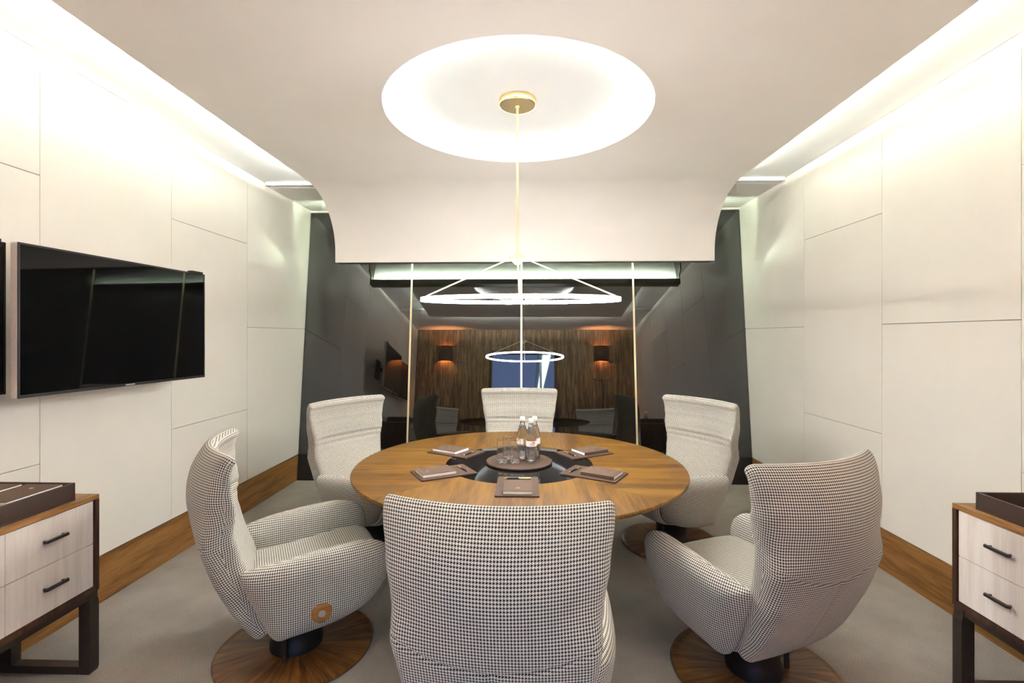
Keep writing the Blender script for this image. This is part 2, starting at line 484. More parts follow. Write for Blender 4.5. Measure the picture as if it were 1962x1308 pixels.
slab(XL + 0.004, XR - 0.004, ZG + 0.001, ZG + 0.02, -0.008, 0.02).obj('head_trim', M['ceiling'], wb)
bbk = slab(XL + 0.004, XR - 0.004, 0.0, 0.26, -0.007, 0.0).obj('baseboard_back', M['black_matte'])
tag(bbk, 'low black plinth under the black glass wall', 'baseboard', kind='structure')

# ---------------------------------------------------------------- timber wall with the doorway behind the camera
DX0, DX1, DZ = -0.755, 0.565, 2.37
wf = MB()
wf.box(XL - 0.15, DX0 - 0.02, YW - 0.2, YW - 0.02, 0, ZC).box(DX1 + 0.02, XR + 0.15, YW - 0.2, YW - 0.02, 0, ZC).box(DX0 - 0.02, DX1 + 0.02, YW - 0.2, YW - 0.02, DZ + 0.02, ZC)
wf = wf.obj('wall_front', M['walnut_dark'])
tag(wf, 'dark timber panelled wall mirrored in the black glass', 'wall', kind='structure')
rows = [0.0, 0.80, 2.155, 2.53, ZC]
def cols(a, b, nmax):
    k = max(1, round((b - a) / nmax)); return [a + (b - a) * i / k for i in range(k + 1)]
def wall_panels(xs, rws):
    for i in range(len(xs) - 1):
        for r in range(len(rws) - 1):
            MB().box(xs[i] + 0.0015, xs[i + 1] - 0.0015, YW - 0.02, YW - random.uniform(0, 0.001), rws[r] + 0.0015, rws[r + 1] - 0.0015).obj('timber_panel', M['wall_wood'], wf)
wall_panels(cols(XL, DX0 - 0.06, 0.42), rows)
wall_panels(cols(DX1 + 0.06, XR, 0.42), rows)
wall_panels(cols(DX0 - 0.06, DX1 + 0.06, 0.48), [DZ + 0.06, 2.53, ZC])
fr = MB().box(DX0 - 0.058, DX0, YW - 0.21, YW + 0.012, 0, DZ).box(DX1, DX1 + 0.058, YW - 0.21, YW + 0.012, 0, DZ).box(DX0 - 0.058, DX1 + 0.058, YW - 0.21, YW + 0.012, DZ, DZ + 0.058).obj('door_1', M['walnut_dark'])
tag(fr, 'open doorway with dark timber frame behind the camera', 'door', kind='structure')
# entrance terrace outside the doorway, open to the dusk sky
lf = MB().box(-3.2, 3.2, -12.0, YW - 0.2, -0.1, 0.0).obj('floor_entrance', M['carpet'])
tag(lf, 'floor of the entrance beyond the doorway', 'floor', kind='structure')
tr = MB().box(0.40, 0.60, -11.5, YW - 0.6, 2.78, 2.80).obj('trim_1', M['lobby_led'])
tag(tr, 'long lit ceiling strip beyond the doorway', 'trim', kind='structure')
tr = MB().box(0.26, 0.66, -11.6, YW - 0.5, 2.80, 2.86)
tr.box(0.34, 0.40, -11.6, -11.5, 0, 2.80).box(0.34, 0.40, -3.6, -3.5, 0, 2.80)
tr = tr.obj('trim_2', M['white_plastic'])
tag(tr, 'slim canopy beam carrying the lit strip beyond the doorway', 'trim', kind='structure')

# ---------------------------------------------------------------- swivel armchairs
def build_back():
    rear = catmull([(-.196, .212), (-.268, .313), (-.352, .482), (-.402, .607), (-.437, .748), (-.441, .84), (-.425, .92), (-.392, .985), (-.372, 1.012)], 110)
    wt = [(.20, .245), (.35, .262), (.5, .282), (.63, .300), (.70, .299), (.76, .308), (.85, .322), (1.0, .338)]
    tt = [(.22, .085), (.4, .125), (.6, .125), (.70, .115), (.80, .105), (.90, .078), (1.01, .056)]
    ct = [(.22, .015), (.45, .025), (.62, .045), (.76, .10), (.9, .105), (1.0, .085)]
    NF, NCn, NS = 26, 5, 2
    def section(w_, h):
        r = min(h * 0.8, 0.034); pts = []
        def arc(cx, cy, a0):
            return [(cx + r * math.cos(a0 + PI / 2 * k / NCn), cy + r * math.sin(a0 + PI / 2 * k / NCn)) for k in range(NCn + 1)]
        # start at front centre, go to +x
        half = NF // 2
        pts += [((w_ - r) * k / half, h) for k in range(half)]
        pts += arc(w_ - r, h - r, PI / 2)[0:0] + [(w_ - r + r * math.sin(PI / 2 * k / NCn), h - r + r * math.cos(PI / 2 * k / NCn)) for k in range(NCn + 1)]
        pts += [(w_, (h - r) * (1 - 2 * k / NS)) for k in range(1, NS)]
        pts += [(w_ - r + r * math.cos(PI / 2 * k / NCn), -(h - r) - r * math.sin(PI / 2 * k / NCn)) for k in range(NCn + 1)]
        pts += [((w_ - r) * (1 - k / half), -h) for k in range(1, half + 1)]
        return pts + [(-x, y) for (x, y) in pts[1:-1][::-1]]
    R = len(rear); rows = []
    T = []
    for i in range(R):
        a, b = rear[max(0, i - 1)], rear[min(R - 1, i + 1)]
        T.append(Vector((b.x - a.x, b.y - a.y)).normalized())
    def row(p, t, wv, tv, cv, wi=None, shrink=0.0, ext=0.0, arc=0.0):
        N = Vector((t.y, -t.x)); h = tv / 2 - shrink; wv2 = wv - shrink
        base = Vector((p.x, p.y)) + N * (tv / 2) + t * ext
        pts = []
        for (x, nn) in section(wv2, h):
            f = max(-1, min(1, x / wv)); q = nn
            z = base.y
            if nn > 0.3 * h:
                q += 0.016 * (1 - f * f) * math.exp(-((z - 0.88) / 0.10) ** 2)
                q += 0.020 * (1 - f * f) * math.exp(-((z - 0.52) / 0.16) ** 2)
                for zc, dep, sg in ((0.735, 0.024, 0.010), (0.698, 0.018, 0.008)):
                    q -= dep * math.exp(-((z - zc - 0.012 * f * f) / sg) ** 2) * (1 - 0.85 * f ** 4)
            elif nn < -0.3 * h:
                q += 0.006 * math.exp(-((z - 0.60 - 0.07 * f * f) / 0.006) ** 2)
                if z < 0.60: q += 0.0035 * math.exp(-((x) / 0.005) ** 2)
            P = base + N * q
            pts.append((x, P.x + cv * f * f, P.y))
        rows.append((pts, arc))
    RC = 0.020
    arc = 0.0
    for k in range(5, 0, -1):
        a = PI / 2 * k / 5.2
        row(rear[0], T[0], wt[0][1], tt[0][1], ct[0][1], shrink=RC * (1 - math.cos(a)), ext=-RC * math.sin(a), arc=-RC * a)
    for i in range(R):
        if i: arc += (rear[i] - rear[i - 1]).length
        z = rear[i].y
        row(rear[i], T[i], interp(wt, z), interp(tt, z), interp(ct, z), arc=arc)
    for k in range(1, 6):
        a = PI / 2 * k / 5.2
        z = rear[-1].y
        row(rear[-1], T[-1], interp(wt, z), interp(tt, z), interp(ct, z), shrink=RC * (1 - math.cos(a)), ext=RC * math.sin(a), arc=arc + RC * a)
    n = len(rows[0][0]); vs, fs, uvs = [], [], []
    half = n // 2
    U = []
    for pts, a in rows:
        vs += pts
        fr_ = [0.0] * n; re = [0.0] * n
        d = lambda i, j: (Vector(pts[i]) - Vector(pts[j])).length
        s = 0
        for k in range(1, half + 1): s += d(k, k - 1); fr_[k] = s
        s = 0
        for k in range(n - 1, half, -1): s -= d(k, (k + 1) % n); fr_[k] = s
        s = 0
        for k in range(half - 1, -1, -1): s += d(k, k + 1); re[k] = s
        s = 0
        for k in range(half + 1, n): s -= d(k, k - 1); re[k] = s
        U.append((fr_, re))
    q1 = NF // 2 + NCn + 1
    for i in range(len(rows) - 1):
        for k in range(n):
            k2 = (k + 1) % n
            fs.append((i * n + k, i * n + k2, (i + 1) * n + k2, (i + 1) * n + k))
            front = (k < q1) or (k >= n - q1)
            w_ = 0 if front else 1
            va, vb = rows[i][1], rows[i + 1][1]
            uvs.append([(U[i][w_][k], va), (U[i][w_][k2], va), (U[i + 1][w_][k2], vb), (U[i + 1][w_][k], vb)])
    mb = MB().add(vs, fs, uvs, smooth=True)
    # caps: strips across the thickness
    for idx, flip in ((0, True), (len(rows) - 1, False)):
        pts = rows[idx][0]; a = rows[idx][1]
        for k in range(0, half // 2):
            for ids in ((k, k + 1, half - k - 1, half - k), ((n - k) % n, n - k - 1, half + k + 1, half + k)):
                ids = list(dict.fromkeys(ids))
                if len(ids) < 3: continue
                q = [pts[i] for i in ids]
                mb.add(q, [tuple(range(len(q)))], [[(p[0], a + p[1]) for p in q]], smooth=True)
    return mb

def build_seat():
    out = catmull([(-.20, .40), (-.1, .415), (.1, .435), (.26, .452), (.345, .440), (.385, .39), (.372, .32), (.30, .262), (.12, .222), (-.06, .205), (-.13, .215), (-.17, .30)], 56, True)
    c = Vector((.06, .32, 0)); W, r = 0.250, 0.05
    xs = []
    for k in range(6): a = PI / 2 * k / 5; xs.append((-(W - r) - r * math.cos(a), r * (1 - math.sin(a))))
    xs += [(-(W - r) + 2 * (W - r) * k / 8, 0.0) for k in range(1, 8)]
    xs += [(-x, s) for x, s in xs[:6][::-1]]
    n = len(out); arc = [0.0]
    for k in range(1, n + 1): arc.append(arc[-1] + (out[k % n] - out[k - 1]).length)
    vs, fs, uvs = [], [], []
    for x, s in xs:
        for p in out:
            d = (p - c); L = d.length; d = d * ((L - s) / L)
            vs.append((x, c.x + d.x, c.y + d.y + 0.010 * (1 - (x / W) ** 2) * (1 if p.y > 0.4 else 0)))
    for i in range(len(xs) - 1):
        for k in range(n):
            k2 = (k + 1) % n
            fs.append((i * n + k, i * n + k2, (i + 1) * n + k2, (i + 1) * n + k))
            a, b = xs[i][0] - 0.0, xs[i + 1][0]
            uvs.append([(a, arc[k]), (a, arc[k + 1]), (b, arc[k + 1]), (b, arc[k])])
    mb = MB().add(vs, fs, uvs, smooth=True)
    for i in (0, len(xs) - 1):
        mb.add(vs[i * n:(i + 1) * n], [tuple(range(n))], [[(v[1], v[2]) for v in vs[i * n:(i + 1) * n]]], smooth=True)
    return mb

ARM_OUT = [(-.115, .215), (-.185, .36), (-.235, .50), (-.20, .528), (-.05, .553), (.14, .572), (.27, .570), (.355, .530), (.378, .455), (.352, .36), (.27, .275), (.12, .228), (-.04, .210)]
def arm_x(y, z):
    x = 0.264 + 0.045 * max(0, min(1, (z - 0.2) / 0.3))
    if y > 0.12: x -= 0.42 * (y - 0.12) ** 2
    if y < -0.02: x -= 0.75 * (y + 0.02) ** 2
    return x
def build_arm(s):
    out = catmull(ARM_OUT, 64, True); n = len(out); c = Vector((.055, .385, 0))
    rho = [0.0001, .18, .36, .52, .66, .77, .86, .92, .96, .985, 1.0]
    T = 0.062
    def X(r): return T * max(0.0, 1 - r ** 5) ** 0.5
    mb = MB()
    for side in (1, -1):
        vs, fs, uvs = [], [], []
        for i, r in enumerate(rho):
            for p in out:
                q = c + (p - c) * r
                vs.append((s * (arm_x(q.x, q.y) + side * X(r)), q.x, q.y))
        ar = [[0.0] * n for _ in rho]
        for i in range(1, len(rho)):
            for k in range(n):
                ar[i][k] = ar[i - 1][k] + (Vector(vs[i * n + k]) - Vector(vs[(i - 1) * n + k])).length
        def uv(i, k):
            d = (out[k] - c).normalized(); return (d.x * ar[i][k], d.y * ar[i][k])
        for i in range(len(rho) - 1):
            for k in range(n):
                k2 = (k + 1) % n
                fs.append((i * n + k, i * n + k2, (i + 1) * n + k2, (i + 1) * n + k))
                uvs.append([uv(i, k), uv(i, k2), uv(i + 1, k2), uv(i + 1, k)])
        mb.add(vs, fs, uvs, smooth=True)
    return mb
def merge(o, dist=0.0004):
    bm = bmesh.new(); bm.from_mesh(o.data)
    bmesh.ops.remove_doubles(bm, verts=bm.verts, dist=dist)
    bmesh.ops.recalc_face_normals(bm, faces=bm.faces)
    bm.to_mesh(o.data); bm.free()
    return o

CH_GROUP = 'houndstooth armchairs round the table'
def make_chair():
    t = thing('swivel_armchair', 'x', 'armchair', group=CH_GROUP)
    merge(build_back().obj('backrest', M['fabric'], t))
    merge(build_seat().obj('seat', M['fabric'], t))
    for s in (1, -1): merge(build_arm(s).obj('armrest', M['fabric'], t))
    MB().lathe([(.338, 0.0005), (.35, .004), (.352, .014), (.346, .020), (.30, .022), (.02, .024)], 64).obj('base_plate', M['walnut_radial'], t)
    MB().lathe([(.118, .0235), (.118, .05), (.105, .075), (.105, .17), (.13, .185), (.13, .225)], 40).obj('column', M['black_matte'], t)
    MB().tube([(.13, -.06, .023), (.13, -.06, .23)], .011, 12).obj('lock_rod', M['bronze'], t)
    # recliner control on the right side
    bx = arm_x(.07, .318) + 0.0585
    d = MB().add(*_disc_x(0.043, 0.010)).obj('control_disc', M['walnut_skirt'], t, loc=(bx, .07, .318))
    MB().add(*_disc_x(0.017, 0.012)).obj('button', M['chrome'], d, loc=(0.008, 0, 0))
    lv = MB().tube([(-.19, .27, .27), (-.19, .27, .195)], .006, 10)
    lv.lathe([(.022, .180), (.024, .183), (.024, .195), (.022, .198)], 20, -.19, .27)
    lv.obj('levelling_knob', M['bronze'], t)
    return t
def _disc_x(r, th, n=28):
    vs, fs = [], []
    rings = [(0, 0.0), (0, r), (th * .6, r), (th, r * .9), (th, 0.0)]
    for x, rr in rings:
        for k in range(n):
            a = 2 * PI * k / n; vs.append((x, max(rr, 1e-5) * math.cos(a), max(rr, 1e-5) * math.sin(a)))
    for i in range(len(rings) - 1):
        for k in range(n):
            k2 = (k + 1) % n; fs.append((i * n + k, i * n + k2, (i + 1) * n + k2, (i + 1) * n + k))
    return vs, fs
chair = make_chair()
# location, heading (direction the sitter looks, degrees), label
spots = [
    ((-0.072, 1.700), 86.5, 'houndstooth armchair seen from behind, nearest, in front of the table'),
    ((-1.105, 2.315), 30.0, 'houndstooth armchair at front left by drawer unit, round button on its side'),
    ((1.000, 2.205), 114.5, 'houndstooth armchair at front right, its back turned to the right wall'),
    ((1.03, 3.56), 210.0, 'houndstooth armchair at far right of table before the black glass'),
    ((-1.10, 3.48), 329.0, 'houndstooth armchair at far left of table below the television side'),
    ((-0.075, 4.09), 270.0, 'houndstooth armchair at the far side of table, facing the camera'),
]
for i, ((x, y), h, lab) in enumerate(spots):
    rz = math.radians(h - 90)
    if i == 0:
        chair.location = (x, y, 0); chair.rotation_euler = (0, 0, rz); chair['label'] = lab
    else:
        dup(chair, (x, y, 0), rz, lab)

# ---------------------------------------------------------------- round table
tb = thing('round_table', 'large round walnut conference table with black glass centre', 'table', (TX, TY, 0))
TR, GR = 0.95, 0.43
prof = [(GR + .0006, .70), (.88, .70), (TR - .004, .722), (TR, .727), (TR, .735), (TR - .004, TZ), (GR + .0006, TZ)]
for k in range(4):
    a0 = math.radians(-45 + 90 * k); g = 0.0004
    mb = MB(); nseg = 24; vs = []; fs = []
    for q in range(nseg + 1):
        a = a0 + g + (PI / 2 - 2 * g) * q / nseg
        vs += [(r * math.cos(a), r * math.sin(a), z) for r, z in prof]
    m_ = len(prof)
    for q in range(nseg):
        for j in range(m_):
            j2 = (j + 1) % m_
            fs.append((q * m_ + j, (q + 1) * m_ + j, (q + 1) * m_ + j2, q * m_ + j2))
    fs += [tuple(range(m_))[::-1], tuple(range(nseg * m_, nseg * m_ + m_))]
    mb.add(vs, fs).obj('veneer_leaf', M['walnut_x' if k % 2 == 0 else 'walnut_y'], tb)
MB().lathe([(GR, .70), (GR, TZ - .0005)], 72, smooth=False).obj('glass_inset', M['table_glass'], tb)
MB().lathe([(.38, .0005), (.40, .01), (.40, .02), (.30, .04), (.20, .10), (.16, .30), (.18, .55), (.30, .68), (.40, .6995)], 56).obj('pedestal', M['walnut_dark'], tb)

# ---------------------------------------------------------------- things on the table
tray = thing('serving_tray', 'round brown leather serving tray at the table centre', 'tray', (TX, TY, TZ))
MB().lathe([(.188, .0), (.192, .002), (.192, .012), (.190, .014)], 64).obj('tray_board', M['leather'], tray)
MB().lathe([(.1925, .003), (.1945, .004), (.1945, .0115), (.1925, .0125)], 64, closed=False).obj('tray_rim', M['leather_dark'], tray)
TT = TZ + 0.0145

def make_bottle():
    t = thing('water_bottle', 'x', 'bottle', group='water bottles on the tray')
    o = [(.026, 0), (.031, .002), (.0335, .008), (.0335, .075), (.0325, .082), (.0335, .09), (.0335, .125), (.031, .150), (.0245, .180), (.0165, .203), (.0135, .215), (.0130, .232)]
    i = [(max(.002, r - .0022), max(z, .006)) for r, z in o]
    i[0] = (.0005, .006); i[-1] = (.0108, .232)
    mb = MB(); mb.lathe(o + i[::-1], 36, closed=False)
    mb.add([(o[0][0] * math.cos(2 * PI * k / 36), o[0][0] * math.sin(2 * PI * k / 36), 0) for k in range(36)], [tuple(range(36))[::-1]])
    merge(mb.obj('glass_body', M['glass'], t), 0.00005)
    wv = [(.0005, .0064), (.027, .0068), (.0308, .010), (.0308, .075), (.0298, .082), (.0308, .09), (.0308, .125), (.0283, .15), (.0218, .18), (.0150, .200), (.0005, .2005)]
    merge(MB().lathe(wv, 36, closed=False).obj('water_fill', M['water'], t), 0.00005)
    MB().lathe([(.0138, .224), (.0148, .225), (.0148, .247), (.0138, .249)], 28).obj('cap', M['white_plastic'], t)
    lb = MB().lathe([(.0338, .092), (.0338, .124)], 30, a0=math.radians(-150), a1=math.radians(-10), closed=False)
    lb = lb.obj('label', M['white_plastic'], t)
    pr = MB().lathe([(.0341, .112), (.0341, .119)], 8, a0=math.radians(-82), a1=math.radians(-48), closed=False)
    pr.obj('red_mark', M['red_ink'], lb)
    for z in (.098, .1025, .107):
        MB().lathe([(.0341, z), (.0341, z + .0018)], 8, a0=math.radians(-105), a1=math.radians(-48), closed=False).obj('print_line', M['grey_ink'], lb)
    return t
bt = make_bottle()
bt.location = (0.020, 2.873, TT); bt['label'] = 'clear water bottle with white label and red mark, frontmost on the tray'
dup(bt, (-0.031, 2.936, TT), math.radians(-70), 'clear water bottle with white cap, leftmost of three, next to the glasses')
dup(bt, (0.042, 2.948, TT), math.radians(60), 'clear water bottle behind the labelled front bottle on the tray')
for x, y, lab in ((2.10, 1.30, 'nearer to the black glass'), (2.12, 1.16, 'further from the black glass')):
    dup(bt, (x, y, 0.7802), 0.4, 'water bottle on right drawer unit, mirrored in glass, ' + lab, 'water bottles on the right drawer unit')

def make_tumbler():
    t = thing('tumbler', 'x', 'glass', group='tumblers on the tray')
    o = [(.0215, 0), (.024, .001), (.028, .010), (.0315, .026), (.0325, .045), (.0318, .09), (.0311, .131), (.0310, .1335), (.0306, .1344)]
    i = [(.0005, .014), (.020, .0145), (.0275, .022), (.0303, .045), (.0298, .09), (.0294, .131), (.0293, .1335), (.0297, .1344)]
    mb = MB(); mb.lathe(o + i[::-1], 36, closed=False)
    mb.add([(.0215 * math.cos(2 * PI * k / 36), .0215 * math.sin(2 * PI * k / 36), 0) for k in range(36)], [tuple(range(36))[::-1]])
    merge(mb.obj('glass_body', M['glass'], t), 0.00005)
    return t
tu = make_tumbler()
tu.location = (-0.147, 2.835, TT); tu['label'] = 'clear tumbler with thick base, front left on the tray'
dup(tu, (-0.073, 2.838, TT), 0.5, 'clear tumbler with thick base, front right beside the bottles')
dup(tu, (-0.114, 2.912, TT), 1.0, 'clear tumbler standing behind the other two glasses')

# place settings: leather mat, notebook and pen
def rounded_rect(w_, h, r, n=5):
    out = []
    for cx, cy, a0 in ((w_ - r, h - r, 0), (-w_ + r, h - r, PI / 2), (-w_ + r, -h + r, PI), (w_ - r, -h + r, 1.5 * PI)):
        out += [(cx + r * math.cos(a0 + PI / 2 * k / n), cy + r * math.sin(a0 + PI / 2 * k / n)) for k in range(n + 1)]
    return out
def plate(pts, z0, z1):
    n = len(pts)
    return MB().add([(x, y, z0) for x, y in pts] + [(x, y, z1) for x, y in pts],
                    [tuple(range(n))[::-1], tuple(range(n, 2 * n))] + [(k, (k + 1) % n, n + (k + 1) % n, n + k) for k in range(n)])
def make_mat():
    t = thing('desk_mat', 'x', 'mat', group='brown leather desk mats')
    plate(rounded_rect(.105, .157, .008), 0.0, .0035).obj('base_layer', M['leather_dark'], t)
    plate(rounded_rect(.1045, .1565, .008), .0035, .0065).obj('top_layer', M['leather'], t)
    return t
def emblem(parent, x, y, z, s=1.0):
    mb = MB()
    for dx in (-.006, -.002, .002, .006):
        mb.box(x + (dx - .0008) * s, x + (dx + .0008) * s, y - .004 * s, y + .004 * s, z, z + .0004)
    mb.box(x - .008 * s, x + .008 * s, y - .0065 * s, y - .0052 * s, z, z + .0004)
    mb.box(x - .004 * s, x + .004 * s, y + .0048 * s, y + .006 * s, z, z + .0004)
    return mb.obj('emblem', M['gold'], parent)
def make_book():
    t = thing('notebook', 'x', 'notebook', group='taupe notebooks on the desk mats')
    MB().box(-.069, .069, -.0925, .0925, .0, .0015).obj('back_cover', M['cover'], t)
    MB().box(-.0688, .0688, -.0923, .0923, .0015, .0150).obj('pages', M['paper'], t)
    cv = MB().box(-.069, .069, -.0925, .0925, .0150, .0168).box(-.0705, -.069, -.0925, .0925, 0, .0168).obj('front_cover', M['cover'], t)
    emblem(cv, 0.0, -.045, .0168, 1.35)
    return t
def make_pen():
    t = thing('pen', 'x', 'pen', group='black and gold pens on the desk mats')
    R = .0045
    def seg(prof, name, mat):
        vs, fs = [], []; n = 14
        for x, r in prof:
            for k in range(n):
                a = 2 * PI * k / n; vs.append((x, r * math.cos(a), R + r * math.sin(a)))
        for i in range(len(prof) - 1):
            for k in range(n):
                k2 = (k + 1) % n; fs.append((i * n + k, i * n + k2, (i + 1) * n + k2, (i + 1) * n + k))
        MB().add(vs, fs, smooth=True).obj(name, mat, t)
    seg([(-.070, .0006), (-.066, .0016), (-.058, .0034)], 'tip', M['gold'])
    seg([(-.058, .0036), (-.02, .0044), (.005, .0044)], 'barrel', M['black_matte'])
    seg([(.005, .0045), (.012, .0045)], 'band', M['chrome'])
    seg([(.012, .0044), (.05, .0042), (.066, .0036), (.070, .0012)], 'barrel_cap', M['gold'])
    MB().box(.020, .062, -.0008, .0008, .0088, .0102).obj('clip', M['gold'], t)
    return t
mat0, book0, pen0 = make_mat(), make_book(), make_pen()
places = [(270, 'at the front of the table, before the nearest chair'), (210, 'at the front left of the table'),
          (330, 'at the front right of the table'), (150, 'at the back left of the table'), (30, 'at the back right of the table')]
for i, (ang, where) in enumerate(places):
    a = math.radians(ang); u = Vector((math.cos(a), math.sin(a), 0))
    rz = a + PI / 2     # local +y points to the table centre
    c = Vector((TX, TY, 0))
    p1 = c + u * 0.472; p1.z = TZ
    p2 = c + u * 0.517; p2.z = TZ + .0067
    p3 = c + u * 0.362; p3.z = TZ + .0067
    side = Vector((-u.y, u.x, 0))
    if ang == 270: p2 += side * 0.004; p1 += side * 0.000
    labs = ('brown leather desk mat ' + where, 'taupe notebook with gold emblem ' + where, 'black and gold pen ' + where)
    pr = rz if i not in (1, 3) else rz + PI
    pr += math.radians((0, 4, -5, 3, -3)[i])
    if i == 0:
        for o, p, lb, r_ in ((mat0, p1, labs[0], rz), (book0, p2, labs[1], rz), (pen0, p3, labs[2], pr)):
            o.location = p; o.rotation_euler = (0, 0, r_); o['label'] = lb
    else:
        dup(mat0, p1, rz, labs[0]); dup(book0, p2, rz, labs[1]); dup(pen0, p3, pr, labs[2])

# ---------------------------------------------------------------- pendant lamp
PX, PY = -0.060, 2.90
lamp = thing('pendant_lamp', 'brass pendant lamp with glowing oval ring over the table', 'lamp', (PX, PY, ZC))
MB().lathe([(.100, -.036), (.108, -.034), (.110, -.031), (.110, -.001)], 56).obj('canopy', M['brass'], lamp)
HZ = 1.945 - ZC
MB().tube([(0, 0, -.033), (0, 0, HZ + .03)], .0075, 14).obj('stem', M['pale_brass'], lamp)
MB().lathe([(.010, -.045), (.012, -.042), (.012, -.035)], 20).obj('stem_collar', M['brass'], lamp)
hub = MB().lathe([(.016, HZ - .035), (.032, HZ - .018), (.034, HZ), (.030, HZ + .02), (.012, HZ + .032)], 10, smooth=False).obj('hub', M['pale_brass'], lamp)
for a in (0, PI / 2, PI, 1.5 * PI):
    MB().lathe([(.008, HZ - .012), (.010, HZ - .008), (.010, HZ + .008), (.008, HZ + .012)], 12, .040 * math.cos(a), .040 * math.sin(a)).obj('knuckle', M['pale_brass'], hub)
RA, RB, RZ, tilt = 0.580, 0.335, 1.702 - ZC, math.radians(1.0)
def rp(a, ra=RA, rb=RB, dz=0.0):
    y = rb * math.sin(a)
    return (0.016 + ra * math.cos(a), y, RZ + y * math.tan(tilt) + dz)
path = [rp(2 * PI * k / 96) for k in range(96)]
MB().sweep_rect(path, [(-.008, -.010), (.008, -.010), (.008, .010), (-.008, .010)], closed=True).obj('ring_diffuser', M['led_ring'], lamp)
MB().sweep_rect(path, [(-.0085, .0102), (.0085, .0102), (.0085, .013), (-.0085, .013)], closed=True).obj('ring_frame', M['pale_brass'], lamp)
for a in (0, PI / 2, PI, 1.5 * PI):
    e = rp(a, dz=.013)
    k = 0.042
    MB().tube([(k * math.cos(a), k * math.sin(a), HZ), e], .0042, 10).obj('rod', M['pale_brass'], lamp)

# ---------------------------------------------------------------- televisions on the left wall
def television(label, xf, y0, y1, z0, z1, th):
    """screen plane faces +x at x = xf"""
    yc, zc = (y0 + y1) / 2, (z0 + z1) / 2
    t = thing('television', label, 'television', (xf, yc, zc))
    h, v = (y1 - y0) / 2, (z1 - z0) / 2
    MB().box(-th, -.003, -h, h, -v, v).obj('housing', M['silver'], t, bevel=.003)
    MB().box(-.003, 0, -h + .001, h - .001, -v + .001, v - .001).obj('screen', M['screen'], t)
    fr = MB().box(-.001, .002, -h, h, v - .008, v).box(-.001, .002, -h, h, -v, -v + .014).box(-.001, .002, -h, -h + .008, -v, v).box(-.001, .002, h - .008, h, -v, v)
    fr.obj('bezel', M['black_matte'], t)
    lg = MB()
    for k in range(7): lg.box(.002, .0026, -.030 + k * .0085 - .0029, -.030 + k * .0085 + .0029, -v + .004, -v + .010)
    lg.obj('badge', M['silver'], t)
    MB().box(-.03, .004, h - .11, h - .02, v, v + .012).obj('camera_bar', M['black_matte'], t)
    g = xf - th - XL - .001
    MB().box(-th - g, -th - g + .02, -.12, .12, -.15, .15).box(-th - g + .02, -th, -.03, .03, -.03, .03).box(-th - .012, -th, -.22, .22, -.12, .12).obj('wall_mount', M['black_matte'], t)
    return t
television('large black flat television pulled out from the cream wall, nearest the black glass', -2.12, 2.00, 3.112, 1.222, 1.884, .036).rotation_euler = (0, 0, math.radians(-3.0))
television('black flat television behind the pulled-out one, cut by the frame edge', -2.262, 0.86, 2.055, 1.235, 1.892, .036)

